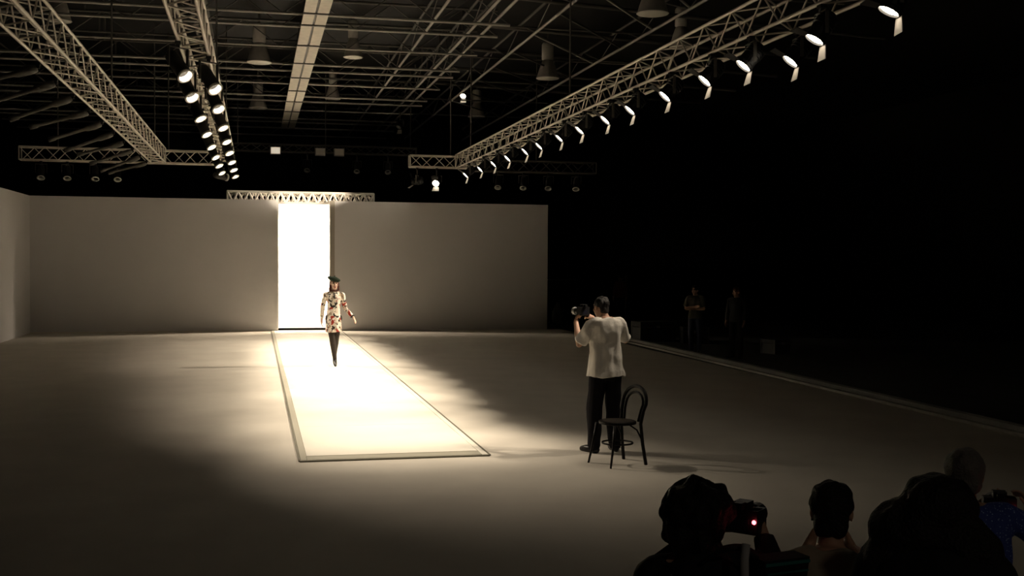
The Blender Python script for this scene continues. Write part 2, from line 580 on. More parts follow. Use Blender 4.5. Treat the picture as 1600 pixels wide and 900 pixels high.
def lens_mesh(r, z, m):
    return MB().lathe([(0.001, z - .012), (r * .6, z - .008), (r, z), (r, z + .006), (.001, z + .006)], 20).mesh('lens', m, True)


def door_mesh(k):
    a = math.radians(30 if k else 78)
    rot = M.Rotation(k * math.pi / 2, 3, 'Z')
    w0, w1, ln = .095, .13, .17
    pts = []
    for t, w in ((0, w0), (1, w1)):
        for s in (-1, 1):
            for off in (0, .006):
                p = V((s * w, .125 + t * ln * math.sin(a) + off, -.155 - t * ln * math.cos(a) + off))
                pts.append(rot @ p)
    b = MB().add(pts, [(0, 1, 3, 2), (4, 6, 7, 5), (0, 4, 5, 1), (2, 3, 7, 6), (0, 2, 6, 4), (1, 5, 7, 3)])
    if not k:
        return b.mesh('barn_door', BLACKMETAL)
    return b.mesh('barn_door', cached('doorm', lambda: mat('barn_door_lit_tone', (0.42, 0.39, 0.35), 0.45, 0.2)))  # lower door paler than the upper, painting in the lamp light it catches


def fresnel(loc, target, label, power=0, angle=40, group='barn-door lamps on the right truss', drop=0.0, lensm=None):
    """clamp at loc (under a truss chord), lamp head aimed at target"""
    t = thing('fresnel_spotlight', label, 'spotlight', loc, 0, group)
    link('clamp', cached('clamp', clamp_mesh), t)
    head = V((0, 0, -.165 - drop))
    if drop:
        MB().tube([(0, 0, 0), (0, 0, -drop)], .02, 6).build('drop_arm', GREYMETAL, t)
    d = V(target) - (V(loc) + head)
    az = math.atan2(d.x, -d.y)
    y = link('yoke', cached('yoke', yoke_mesh), t, (0, 0, -drop))
    y.rotation_euler.z = az
    b = link('body', cached('fbody', fres_body), t, head)
    b.rotation_mode = 'QUATERNION'
    b.rotation_quaternion = aimq(d)
    b.scale = (.86, .86, .95)
    link('lens', cached('flens' + (lensm or LENS).name, lambda: MB().lathe([(.001, -.142), (.06, -.141), (.112, -.135), (.112, -.13), (.001, -.13)], 20).mesh('lens', lensm or LENS, True)), b)
    for k in range(2):
        link('barn_door', cached('door%d' % k, lambda: door_mesh(2 * k)), b)
    if power:
        dn = d.normalized()
        s = spot_lamp(None, V(loc) + head + dn * .17, target, power, angle)
        s.parent = t
        s.location = head + dn * .175
    return t


CANMETAL = mat('can_inside_metal', (0.035, 0.033, 0.03), 0.5)


CANLENS = mat('lit_can_lens', (0.9, 0.85, 0.7), 0.3, emit=(1, 0.87, 0.68), es=70)


def can_mesh():
    return MB().lathe([(0, .24), (.06, .235), (.095, .19), (.105, .10), (.105, -.20), (.118, -.20), (.118, -.215), (.098, -.215), (.098, -.19), (.094, .09), (.0, .12)], 22).mesh('can', CANMETAL, True)


def rim_mesh():
    return MB().lathe([(.098, -.217), (.124, -.217), (.124, -.205), (.108, -.203), (.099, -.13), (.095, -.13), (.096, -.19), (.098, -.217)], 22).mesh('gel_frame', SILVER, True)


def par(loc, target, label, power=0, angle=40, group='round cans on the left truss', lensm=None, drop=0.0):
    t = thing('par_can', label, 'spotlight', loc, 0, group)
    link('clamp', cached('clamp', clamp_mesh), t)
    head = V((0, 0, -.22 - drop))
    if drop:
        MB().tube([(0, 0, 0), (0, 0, -drop)], .02, 6).build('drop_arm', GREYMETAL, t)
    d = V(target) - (V(loc) + head)
    y = link('yoke', cached('yoke', yoke_mesh), t, (0, 0, -drop))
    y.rotation_euler.z = math.atan2(d.x, -d.y)
    b = link('can', cached('can', can_mesh), t, head)
    b.rotation_mode = 'QUATERNION'
    b.rotation_quaternion = aimq(d)
    b.scale = (.88, .88, 1)
    link('gel_frame', cached('rim', rim_mesh), b)
    link('lens', cached('plens' + (lensm or CANLENS).name, lambda: lens_mesh(.085, .055, lensm or CANLENS)), b)
    if power:
        dn = d.normalized()
        s = spot_lamp(None, loc, target, power, angle)
        s.parent = t
        s.location = head + dn * .06
        s.data.shadow_soft_size = .05
    return t


# right truss
RY = [9.54, 10.97, 12.28, 12.72, 13.92, 15.4, 16.96, 18.25, 19.8, 21.2, 22.8, 24.05, 25.8, 27.4, 29.1, 31.2]
RT = [10.1, 11.3, 12.9, 13.1, 14.3, 15.7, 17.2, 18.4, 19.9, 21.4, 23.0, 24.2, 25.8, 27.4, 29.0, 31.0]
RP = [30, 60, 380, 750, 1350, 1900, 2000, 1900, 1900, 1900, 1900, 1900, 1900, 2000, 2100, 2000]
RX = [3.4, 3.0, 2.4, 1.9, 1.6, 1.5, 1.5, 1.5, 1.5, 1.4, 1.2, 1.1, 1.0, 1.0, .9, .9]
RA = [30, 30, 34, 34, 34, 35, 36, 38, 39, 40, 40, 40, 40, 40, 40, 40]
for i, y in enumerate(RY):
    lab = 'barn-door spotlight hanging under the right truss, ' + ('the %s to the camera' % ORD[i] if i == 0 else '%s counted from the camera end' % ORD[i])
    fresnel((6.28 if i == 2 else 5.88, y, 4.85), (RX[i], RT[i], 0.0), lab, RP[i], RA[i])
# can truss
LY = [15.0, 16.0, 16.85, 18.0, 19.2, 20.4, 21.6, 22.8, 24.0, 25.2, 26.4, 27.6, 28.8, 30.0, 31.2, 32.4]
LP = [560, 560, 600, 650, 650, 650, 650, 700, 800, 1000, 1000, 1000, 1000, 800, 500, 0]
for i, y in enumerate(LY):
    tgt = (2.1 if i < 2 else 1.45, [11.7, 12.9, 13.9, 15.3][i] if i < 4 else y - 1.6, 0.0)
    lab = 'round black can lamp under the left can truss, ' + ('the %s to the camera' % ORD[i] if i == 0 else '%s counted from the camera end' % ORD[i])
    par((-0.80 + (0.17 if i % 2 else -0.17), y, 4.88), tgt, lab, LP[i], 48 if i == 0 else 42 if i == 1 else 42)

# long profile lamps hung off the outer side of the big left truss
PY = [16.6, 18.0, 19.6, 21.4, 23.2, 25.0, 26.9, 28.8, 30.6, 32.4]


def prof_mesh():
    return MB().lathe([(0, .10), (.05, .09), (.065, 0), (.06, -.18), (.036, -.24), (.036, -.80), (.05, -.83), (.05, -.95), (.0, -.95)], 16).mesh('barrel', GREYMETAL, True)


for i, y in enumerate(PY):
    t = thing('profile_spotlight', 'long dim profile spotlight left of the big left truss, ' + ('the %s to the camera' % ORD[i] if i == 0 else '%s counted from the camera end' % ORD[i]), 'spotlight', (-2.93, y, 4.91), 0, 'profile spotlights on the left truss')
    link('clamp', cached('clamp', clamp_mesh), t, (0, 0, -.12))
    b = link('barrel', cached('prof', prof_mesh), t, (-.10, 0, -.14))
    b.rotation_mode = 'QUATERNION'
    b.rotation_quaternion = aimq((-1, 0.12, -.28 - .05 * (i % 3)))

# dim cans under the left cross truss and dark right cross truss
for i, (x, lab) in enumerate([(-5.9, 'leftmost dim can'), (-5.2, 'second dim can from the left'), (-4.45, 'third dim can from the left'), (-3.85, 'fourth dim can from the left')]):
    par((x, 33.85, 4.82), (x + .3, 31.0, 0), lab + ' hanging under the left cross truss', 0, 40, 'dim cans on the left cross truss', LENSDIM if False else BLACKMETAL)
for i, (x, lab) in enumerate([(7.3, 'leftmost dim can'), (8.1, 'second dim can from the left'), (8.9, 'third dim can from the left'), (9.8, 'rightmost dim can')]):
    par((x, 33.85, 4.82), (x - 1, 31.0, 0), lab + ' under the dark right cross truss', 0, 40, 'dim cans on the right cross truss', BLACKMETAL)
# backstage lamps on the faint far truss
for x, z, lab in [(0.67, 0.22, 'pale box floodlight far behind, left above the doorway'), (2.20, 0.20, 'pale box floodlight far behind, right of the doorway top'), (2.85, 0.12, 'small floodlight just right of the right far box')]:
    t = thing('floodlight', lab, 'floodlight', (x, 39.70, 6.10), 0, 'far backstage floodlights')
    MB().box((0, 0, -.17), (.34, .22, .26)).build('housing', PALEGREY, t)
    MB().box((0, -.115, -.17), (.30, .02, .21)).build('front_glass', LENSDIM if x < 1 else LAMPGLASS, t)
    MB().tube([(0, .05, .03), (0, .165, -.165)], .015, 6).build('hook', GREYMETAL, t)
    MB().box((-.19, 0, -.08), (.014, .05, .22)).box((.19, 0, -.08), (.014, .05, .22)).box((0, 0, .03), (.39, .05, .014)).build('yoke', GREYMETAL, t)
for x, lab in [(1.77, 'dim can hanging far behind between the two box floodlights'), (3.5, 'dim can hanging far behind, right of the box floodlights'), (4.6, 'rightmost dim can on the faint far truss')]:
    par((x, 40.0, 5.82), (x - .5, 36.5, 1), lab, 0, 40, 'dim cans on the far truss', BLACKMETAL, drop=.15)
# lamps by the girder end and below the joining piece
fresnel((5.05, 40.2, 7.5), (3.0, 38.0, 3.5), 'small lit lamp at the far end of the paired girders', 0, 40, 'far lamps', .3, SILVER)
fresnel((7.25, 39.6, 8.3), (6.0, 36.5, 5.0), 'bright double-edged lamp high between girders, far right of centre', 0, 40, 'far lamps', 0.0, LENS)
fresnel((4.75, 33.65, 4.88), (1.2, YB + .36, 4.2), 'bright lamp hanging under the left end of the short cross truss', 1300, 26, 'lamps on the short cross truss', .15)
fresnel((5.35, 33.65, 4.88), (2.4, 27.0, 0.5), 'lamp hanging under the middle of the short cross truss', 0, 34, 'lamps on the short cross truss', .15)
par((-0.97, 33.1, 4.88), (1.4, YB + .36, 4.22), 'bright can at the far left tip of the can truss', 420, 26, 'round cans on the left truss', None, .12)

# floodlights inside the doorway recess, hung from the header truss behind the wall
for i, x in enumerate((0.25, 2.72)):
    t = thing('doorway_floodlight', 'floodlight behind the beige wall just %s of the white doorway' % ('left', 'right')[i], 'floodlight', (x, YB + .53, 3.695), 0, 'doorway floodlights')
    MB().box((0, 0, 0), (.36, .16, .16)).build('housing', BLACKMETAL, t)
    MB().box((0, 0.075, -.02), (.30, .012, .10)).build('front_glass', LAMPGLASS, t)
    MB().tube([(0, 0, .08), (0, 0, .172)], .02, 6).build('hook', GREYMETAL, t)
    spot_lamp(None, (0, 0, 0), (1.2 - 2.4 * i, 1.0, -1.6), 2500, 140, 1.0, .12).parent = t
    bpy.data.objects[t.children[-1].name].location = (0, .10, -.12)


# ------------------------------------------------------------------ people
SCR = bpy.data.scenes.new('scratch')


def remeshed(mb, name, vox, smooth=2, disp=0.0, dscale=8.0, m=None, parent=None, seed=0.0):
    me = mb.mesh(name + '_raw', None)
    o = bpy.data.objects.new(name, me)
    SCR.collection.objects.link(o)
    r = o.modifiers.new('remesh', 'REMESH')
    r.mode = 'VOXEL'
    r.voxel_size = vox
    if smooth:
        s = o.modifiers.new('smooth', 'SMOOTH')
        s.factor = 0.5
        s.iterations = smooth
    with bpy.context.temp_override(scene=SCR, view_layer=SCR.view_layers[0]):
        dg = bpy.context.evaluated_depsgraph_get()
    dg.update()
    new = bpy.data.meshes.new_from_object(o.evaluated_get(dg), depsgraph=dg)
    o.modifiers.clear()
    SCR.collection.objects.unlink(o)
    COL.objects.link(o)
    o.data = new
    bpy.data.meshes.remove(me)
    new.name = name
    if disp:
        cos = [v.co.copy() for v in new.vertices]
        nor = [v.normal.copy() for v in new.vertices]
        flat = []
        for q, nn in zip(cos, nor):
            p = V((q.x, q.y, q.z * .6)) * dscale + V((seed, seed * 2, seed))
            q += nn * (noise.noise(p) * disp)
            flat += q[:]
        new.vertices.foreach_set('co', flat)
        new.update()
    new.materials.clear()
    if m:
        new.materials.append(m)
    new.polygons.foreach_set('use_smooth', [True] * len(new.polygons))
    if parent:
        o.parent = parent
    return o


def ering(c, lat, fwd, rx, ry, n=20, p=2.3):
    out = []
    for j in range(n):
        a = 2 * math.pi * j / n
        ca, sa = math.cos(a), math.sin(a)
        x = math.copysign(abs(ca) ** (2 / p), ca)
        y = math.copysign(abs(sa) ** (2 / p), sa)
        out.append(V(c) + lat * rx * x + fwd * ry * y)
    return out


def spine_frame(J):
    lat = (V(J['shl']) - V(J['shr'])).normalized()
    up = (V(J['neck']) - V(J['pel'])).normalized()
    fwd = -up.cross(lat).normalized()      # faces -y when lat = +x
    fwd = lat.cross(up).normalized() * 1
    fwd = -(up.cross(lat)).normalized()
    return lat, up, fwd


def torso(mb, J, g=1.0, wid=1.0, rows=None, t0=None):
    """elliptical rings from crotch to neck"""
    P, N = V(J['pel']), V(J['neck'])
    latH = (V(J['hipl']) - V(J['hipr'])).normalized()
    latS = (V(J['shl']) - V(J['shr'])).normalized()
    up = (N - P).normalized()
    Ln = (N - P).length
    rows = rows or [(-.16, .085, .085, 0), (-.10, .15, .105, 0), (0, .168, .115, -.01), (.18, .150, .105, .0), (.36, .132, .095, .005), (.55, .148, .108, .005), (.72, .165, .115, .005), (.86, .165, .100, -.008), (.95, .125, .075, -.015), (1.03, .062, .06, -.01)]
    bow = V(J.get('bow', (0, 0, 0)))
    rr = []
    for t, rx, ry, fo in rows:
        tt = min(max(t, 0), 1)
        lat = latH.lerp(latS, tt).normalized()
        fwd = lat.cross(up).normalized()
        if fwd.dot(V(J['facing'])) < 0:
            fwd = -fwd
        c = P + up * Ln * t + fwd * fo + bow * (4 * tt * (1 - tt))
        rr.append(ering(c, lat, fwd, rx * wid + g, ry + g))
    mb.rings(rr)
    return mb


def head_axes(J):
    f = V(J['look']).normalized()
    u = V(J.get('headup', (0, 0, 1)))
    l = u.cross(f).normalized() * -1      # person's left is +x when facing -y
    u = f.cross(l).normalized()
    if u.z < 0:
        u = -u
    return l, f, u


def head(mb, J, s=1.0):
    c = V(J['head'])
    l, f, u = head_axes(J)
    A = (l, f, u)
    mb.ell(c + u * .025 * s - f * .012 * s, (.074 * s, .092 * s, .088 * s), A)
    mb.ell(c - u * .035 * s + f * .022 * s, (.060 * s, .070 * s, .080 * s), A)
    mb.ell(c - u * .088 * s + f * .062 * s, (.024 * s, .022 * s, .018 * s), A, 10, 6)       # chin
    mb.cap(c + u * .015 * s + f * .086 * s, c - u * .028 * s + f * .106 * s, .009 * s, .014 * s, 8)   # nose
    mb.cap(c - u * .022 * s + f * .098 * s + l * .010, c - u * .022 * s + f * .098 * s - l * .010, .009 * s, None, 8)
    mb.ell(c + u * .040 * s + f * .074 * s, (.045 * s, .018 * s, .010 * s), A, 10, 6)      # brow
    for sg in (-1, 1):
        mb.ell(c - u * .008 * s + l * sg * .078 * s - f * .008 * s, (.011 * s, .020 * s, .032 * s), A, 10, 6)
        mb.ell(c - u * .022 * s + l * sg * .040 * s + f * .060 * s, (.022 * s, .020 * s, .020 * s), A, 10, 6)


def face_parts(root, J, lips=SKIN, s=1.0):
    c = V(J['head'])
    l, f, u = head_axes(J)
    A = (l, f, u)
    for sg in (-1, 1):
        MB().ell(c + u * .018 * s + l * sg * .031 * s + f * .076 * s, (.015 * s, .010 * s, .009 * s), A, 10, 6).build('eye', EYEM, root, True)
        MB().ell(c + u * .037 * s + l * sg * .031 * s + f * .083 * s, (.019 * s, .007 * s, .0045 * s), A, 8, 5).build('eyebrow', HAIRBLACK, root, True)
    b = MB().ell(c - u * .056 * s + f * .088 * s, (.022 * s, .011 * s, .0055 * s), A, 10, 6)
    b.ell(c - u * .064 * s + f * .087 * s, (.017 * s, .010 * s, .0055 * s), A, 10, 6).build('mouth', lips, root, True)


def hand(mb, wrist, d, pn, side, curl=0.35, s=1.0, spread=0.10):
    """palm, four fingers of different length and a thumb from the palm's side. d: along the hand, pn: palm normal, side: +1/-1"""
    w, d, pn = V(wrist), V(d).normalized(), V(pn).normalized()
    lat = d.cross(pn).normalized() * side      # towards the thumb
    pn = lat.cross(d).normalized() * (1 if lat.cross(d).dot(pn) > 0 else -1)
    A = (lat, d, pn)
    mb.ell(w + d * .048 * s, (.040 * s, .052 * s, .017 * s), A, 14, 8)
    mb.cap(w - d * .01, w + d * .03 * s, .025 * s, .026 * s, 10)
    for k, (o, ln) in enumerate(((.028, .072), (.010, .080), (-.010, .074), (-.028, .058))):
        p = w + d * (.086 - abs(o) * .25) * s + lat * o * s
        a = spread * o / .028
        q = d * math.cos(a) + lat * math.sin(a)
        ang = 0
        for seg, fr in enumerate((.45, .32, .23)):
            ang += curl * (0.8 if seg == 0 else 1.0)
            dirv = q * math.cos(ang) + pn * math.sin(ang)
            e = p + dirv * ln * fr * s
            mb.cap(p, e, (.0098 - .0008 * seg) * s, (.0092 - .001 * seg) * s, 8)
            p = e
    p = w + d * .028 * s + lat * .030 * s
    t1 = (d * .62 + lat * .70 + pn * .35).normalized()
    e = p + t1 * .038 * s
    mb.cap(p, e, .0135 * s, .0115 * s, 8)
    t2 = (d * .85 + lat * .30 + pn * .45).normalized()
    mb.cap(e, e + t2 * .030 * s, .0112 * s, .0095 * s, 8)


def arm(mb, sh, el, wr, r=(.052, .041, .037, .027)):
    mb.cap(sh, el, r[0], r[1])
    sh, el, wr = V(sh), V(el), V(wr)
    mid = el.lerp(wr, .3)
    mb.cap(el, mid, r[1], r[2] + .004)
    mb.cap(mid, wr, r[2] + .004, r[3])


def leg(mb, hip, kn, an, r=(.085, .056, .057, .038)):
    hip, kn, an = V(hip), V(kn), V(an)
    mb.cap(hip, kn, r[0], r[1])
    mid = kn.lerp(an, .32)
    mb.cap(kn, mid, r[1], r[2])
    mb.cap(mid, an, r[2], r[3])


def foot(mb, an, d, ln=.17, r=.036):
    an, d = V(an), V(d).normalized()
    mb.cap(an + V((0, 0, -.045)) - d * .035, an + V((0, 0, -.048)) + d * ln * .6, r * .95, r)
    mb.cap(an + V((0, 0, -.048)) + d * ln * .6, an + V((0, 0, -.058)) + d * ln, r, r * .72)
    mb.cap(an, an + V((0, 0, -.04)), r, r)


def body(name, J, wid=1.0, vox=.0075, skin=SKIN, hands=True, arms_r=(.050, .040, .037, .027), legs_r=(.085, .056, .057, .038), hs=1.0, feet=True):
    mb = MB()
    torso(mb, J, 0, wid)
    n = V(J['neck'])
    h = V(J['head'])
    mb.cap(n - V((0, 0, .03)), h.lerp(n, .35), .055, .050)
    head(mb, J, hs)
    for s, sg in (('l', 1), ('r', -1)):
        arm(mb, J['sh' + s], J['el' + s], J['wr' + s], arms_r)
        mb.cap(n.lerp(V(J['sh' + s]), .25) - V((0, 0, .01)), J['sh' + s], .050, arms_r[0])
        leg(mb, J['hip' + s], J['kn' + s], J['an' + s], legs_r)
        if feet:
            foot(mb, J['an' + s], J['toe' + s])
        if hands:
            hd = J.get('hd' + s, V(J['wr' + s]) - V(J['el' + s]))
            hand(mb, J['wr' + s], hd, J.get('pn' + s, (0, 1, 0)), J.get('side' + s, sg), J.get('curl' + s, .35))
    return remeshed(mb, name, vox, 2, m=skin)


def place(o, loc, rz=0.0):
    o.location = loc
    o.rotation_euler = (0, 0, rz)


# --- model on the catwalk -------------------------------------------------
JM = dict(facing=(0, -1, 0), pel=(0.0, 0, .985), neck=(0.005, .01, 1.50), head=(0.01, -.03, 1.655), look=(0.10, -1, -.04),
          shl=(.175, .01, 1.43), shr=(-.165, .02, 1.43), ell=(.235, .03, 1.16), elr=(-.225, .08, 1.16),
          wrl=(.385, -.06, .985), wrr=(-.235, .12, .915), hipl=(.085, 0, .96), hipr=(-.085, 0, .96),
          knl=(.05, .03, .555), knr=(-.035, -.10, .56), anl=(.03, .20, .17), anr=(.015, -.14, .135),
          toel=(0, -1, -.35), toer=(0, -1, -.35), hdl=(.40, -.2, -.72), pnl=(-.5, .3, -.5), pnr=(1, 0, 0), curll=.30, curlr=.4, sidel=1, sider=-1)
SKINM = SKINPALE
model = body('person', JM, .82, .007, SKINM, True, (.040, .033, .031, .022), (.078, .050, .050, .033), hs=1.0)
face_parts(model, JM, LIPM)
tag(model, 'woman walking on the catwalk in a floral mini dress and dark beret', 'person')
# dress: sleeved, ends mid thigh
mb = MB()
torso(mb, JM, .010, .80, [(-.60, .190, .155, 0), (-.40, .190, .155, 0), (-.22, .185, .145, 0), (-.08, .178, .135, 0), (.08, .165, .12, 0), (.30, .145, .105, 0), (.55, .155, .115, .004), (.72, .168, .118, .004), (.86, .165, .100, -.006), (.96, .115, .075, -.012), (1.01, .062, .062, -.008)])
for s in 'lr':
    sh, el, wr = V(JM['sh' + s]), V(JM['el' + s]), V(JM['wr' + s])
    mb.cap(sh, el, .053, .046)
    mb.tube([el, el.lerp(wr, .5), el.lerp(wr, .86)], [.046, .042, .036], 12)
    mb.cap(V(JM['neck']).lerp(sh, .3) - V((0, 0, .015)), sh, .05, .055)
remeshed(mb, 'dress', .008, 2, .012, 14, FLORAL, model)
mb = MB()
for s in 'lr':
    leg(mb, JM['hip' + s], JM['kn' + s], JM['an' + s], (.092, .064, .062, .042))
torso(mb, JM, .004, .80, [(-.17, .10, .09, 0), (-.10, .15, .105, 0), (0, .168, .115, -.01), (.12, .15, .10, 0)])
remeshed(mb, 'tights', .008, 2, 0, 1, TIGHTS, model)
for s in 'lr':
    an, td = V(JM['an' + s]), V(JM['toe' + s]).normalized()
    mb = MB()
    foot(mb, an, td, .17, .042)
    mb.tube([an - V((0, 0, .05)) + V((0, .045, 0)), an + V((0, .05, -.13))], [.022, .010], 8)
    remeshed(mb, 'heeled_shoe', .007, 2, 0, 1, SHOE, model)
c = V(JM['head'])
mb = MB().ell(c + V((0, .02, .025)), (.086, .095, .092))
mb.cap(c + V((-.075, .02, .0)), c + V((-.088, -.005, -.13)), .030, .024).cap(c + V((.075, .02, .0)), c + V((.086, .0, -.12)), .028, .022)
mb.cap(c + V((0, .07, 0)), c + V((0, .075, -.12)), .06, .05)
rh = MB()
hair = remeshed(mb, 'hair', .008, 2, .008, 40, HAIRBROWN, model)
# push the hair off the face
for v in hair.data.vertices:
    p = v.co - c
    if p.y < -.02 and abs(p.x) < .062 and p.z < .065:
        v.co.y = c.y - .02 + (p.y + .02) * .25
A = (V((1, 0, -.28)).normalized(), V((0, 1, 0)), V((.28, 0, 1)).normalized())
mb = MB().ell(c + V((-.01, .0, .105)), (.135, .135, .050), A).ell(c + V((0, .0, .07)), (.088, .10, .03), A).cap(c + V((.005, 0, .14)), c + V((.01, 0, .175)), .008)
remeshed(mb, 'beret', .008, 2, .006, 15, BERET, model)
MB().tube([V(JM['neck']) + V((.062 * math.cos(a), .062 * math.sin(a) - .005, .022 + .006 * math.sin(3 * a))) for a in [i * math.pi / 9 for i in range(18)]], .020, 8, closed=True).build('neck_scarf', HAIRBROWN, model, True)
wl, el = V(JM['wrl']), V(JM['ell'])
dd = (wl - el).normalized()
ox = dd.orthogonal().normalized()
oy = dd.cross(ox)
MB().tube([wl - dd * .015 + (ox * math.cos(a) + oy * math.sin(a)) * .036 for a in [i * math.pi / 8 for i in range(16)]], .014, 8, closed=True).build('bracelet', SHOE, model, True)
place(model, (1.56, 23.1, 0.03))

# --- photographer -----------------------------------------------------------
JP = dict(facing=(0, -1, 0), pel=(0, 0, .93), neck=(0.0, .0, 1.535), head=(0.03, -.075, 1.655), look=(.30, -1, -.12),
          shl=(.185, .0, 1.46), shr=(-.185, .0, 1.46), ell=(.275, -.13, 1.235), elr=(-.305, -.10, 1.27),
          wrl=(.205, -.36, 1.475), wrr=(-.03, -.33, 1.50), hipl=(.095, 0, .92), hipr=(-.095, 0, .92),
          knl=(.125, -.03, .49), knr=(-.105, -.01, .49), anl=(.155, .03, .085), anr=(-.115, .03, .085), toel=(.35, -1, 0), toer=(-.2, -1, 0),
          hdl=(-.35, -.55, .65), pnl=(-.8, -.3, .5), hdr=(.6, -.55, .45), pnr=(.4, -.9, 0), curll=.75, curlr=.65, sidel=-1, sider=1)
ph = body('person', JP, 1.02, .007, SKIN, True)
face_parts(ph, JP)
tag(ph, 'standing photographer seen from behind in white t-shirt and dark trousers, beside bentwood chair', 'person')
mb = MB()
torso(mb, JP, .022, 1.04, [(-.10, .200, .142, 0), (.0, .192, .136, 0), (.18, .173, .120, 0), (.36, .160, .112, .0), (.55, .160, .114, .004), (.72, .172, .120, .004), (.86, .175, .108, -.006), (.95, .14, .085, -.012), (1.01, .070, .068, -.008)])
for s in 'lr':
    sh, el = V(JP['sh' + s]), V(JP['el' + s])
    mb.cap(V(JP['neck']).lerp(sh, .3) - V((0, 0, .012)), sh, .066, .074)
    mb.tube([sh, sh.lerp(el, .35), sh.lerp(el, .88)], [.076, .078, .080], 14)
tee = remeshed(mb, 't_shirt', .008, 2, .028, 10, TEE, ph, 3.3)
mb = MB()
torso(mb, JP, .006, 1.02, [(-.17, .11, .10, 0), (-.10, .155, .112, 0), (0, .166, .116, -.005), (.12, .155, .108, 0)])
for s in 'lr':
    leg(mb, JP['hip' + s], JP['kn' + s], V(JP['an' + s]) + V((0, 0, .0)), (.105, .092, .086, .076))
remeshed(mb, 'trousers', .008, 2, .012, 11, TROUSER, ph)
for s in 'lr':
    mb = MB()
    foot(mb, JP['an' + s], JP['toe' + s], .19, .044)
    remeshed(mb, 'shoe', .008, 2, 0, 1, SHOE, ph)
c = V(JP['head'])
l_, f_, u_ = head_axes(JP)
mb = MB().ell(c + u_ * .045 - f_ * .022, (.084, .096, .083), (l_, f_, u_)).ell(c - f_ * .06 - u_ * .01, (.066, .045, .075), (l_, f_, u_))
remeshed(mb, 'hair', .008, 1, .012, 35, HAIRBLACK, ph)
TH = math.radians(190)
place(ph, (3.92, 12.27, 0.0), TH)


def camera_thing(name, label, loc, rz, lens_len=.12, led=False, white_band=False, tilt=0.0):
    """still camera, lens along local -y"""
    t = thing(name, label, 'camera', loc, rz)
    t.rotation_euler = (tilt, 0, rz)
    b = MB().box((0, 0, 0), (.145, .065, .10)).box((-.055, -.015, 0), (.04, .085, .10)).box((0, 0, .062), (.06, .06, .035))
    b.build('camera_body', PLASTIC, t)
    pr = [(0, 0), (.036, 0), (.038, .03), (.034, .035), (.037, lens_len * .6), (.043, lens_len * .65), (.043, lens_len), (.036, lens_len), (.033, lens_len - .015), (0, lens_len - .015)]
    o = MB().lathe(pr, 18).build('lens', PLASTIC, t, False)
    o.rotation_euler = (math.radians(90), 0, 0)
    o.location = (0.01, -.03, 0)
    if white_band:
        q = MB().lathe([(.044, lens_len * .62), (.0455, lens_len * .63), (.0455, lens_len * .9), (.044, lens_len * .91)], 18).build('lens_ring', LENSGREY, o)
    MB().box((0, .045, .065), (.035, .03, .028)).build('eyecup', PLASTIC, t)
    MB().box((0.0, .034, -.012), (.075, .004, .05)).build('rear_screen', GLASSM, t)
    if led:
        MB().ell((-.063, .040, .005), (.009, .006, .009)).build('red_indicator', LED, t, True)
    return t


def world_of(rz, loc, p):
    return V(loc) + M.Rotation(rz, 3, 'Z') @ V(p)


camera_thing('camera', 'black camera with pale lens ring raised by the standing photographer', world_of(TH, (3.92, 12.27, 0), (.105, -.375, 1.60)), TH + .25, .13, white_band=True)

# --- bentwood chair -----------------------------------------------------------
ch = thing('bentwood_chair', 'black bentwood cafe chair with looped back behind the standing photographer', 'chair', (3.815, 11.50, 0), math.radians(-72))
sb = MB()
N = 28
for z0, z1, r0, r1 in ((.435, .47, .205, .205),):
    rr = []
    for r, z in ((.185, z0), (r0, z0 + .005), (r1, z1 - .006), (.19, z1)):
        rr.append([V((r * math.cos(2 * math.pi * j / N), r * .98 * math.sin(2 * math.pi * j / N), z)) for j in range(N)])
    sb.rings(rr)
sb.build('seat', WOOD, ch, False)
MB().lathe([(0.001, .474), (.16, .473), (.165, .468), (.0, .468)], N).build('cane_panel', CANE, ch)
# back hoop is one bent piece with the rear legs
pts = []
for s in (1,):
    lft = [(-.200, .235, 0), (-.185, .20, .22), (-.175, .178, .44), (-.192, .20, .58), (-.205, .225, .655)]
    arc = [(.205 * math.cos(a), .225 + .035 * math.sin(a), .655 + .175 * math.sin(a)) for a in [math.pi * (1 - k / 12) for k in range(1, 12)]]
    pts = lft + arc + [(-x, y, z) for x, y, z in lft[::-1]]
MB().tube(pts, .019, 8).build('back_hoop', WOOD, ch, True)
inner = [(-.125, .182, .46), (-.142, .205, .58), (-.148, .225, .64)] + [(.148 * math.cos(a), .225 + .025 * math.sin(a), .64 + .125 * math.sin(a)) for a in [math.pi * (1 - k / 10) for k in range(1, 10)]]
inner = inner + [(.148, .225, .64), (.142, .205, .58), (.125, .182, .46)]
MB().tube(inner, .014, 8).build('inner_hoop', WOOD, ch, True)
for s in (-1, 1):
    MB().tube([(s * .205, -.235, 0), (s * .185, -.19, .22), (s * .165, -.155, .44)], [.011, .0145, .0175], 8).build('leg', WOOD, ch, True)
MB().tube([(.165 * math.cos(a), .165 * math.sin(a), .23) for a in [k * math.pi / 14 for k in range(28)]], .010, 6, closed=True).build('leg_ring', WOOD, ch, True)
for s in (-1, 1):
    MB().tube([(s * .18, .19, .27), (s * .172, .13, .38), (s * .13, .06, .435)], .009, 6).build('bracket', WOOD, ch, True)


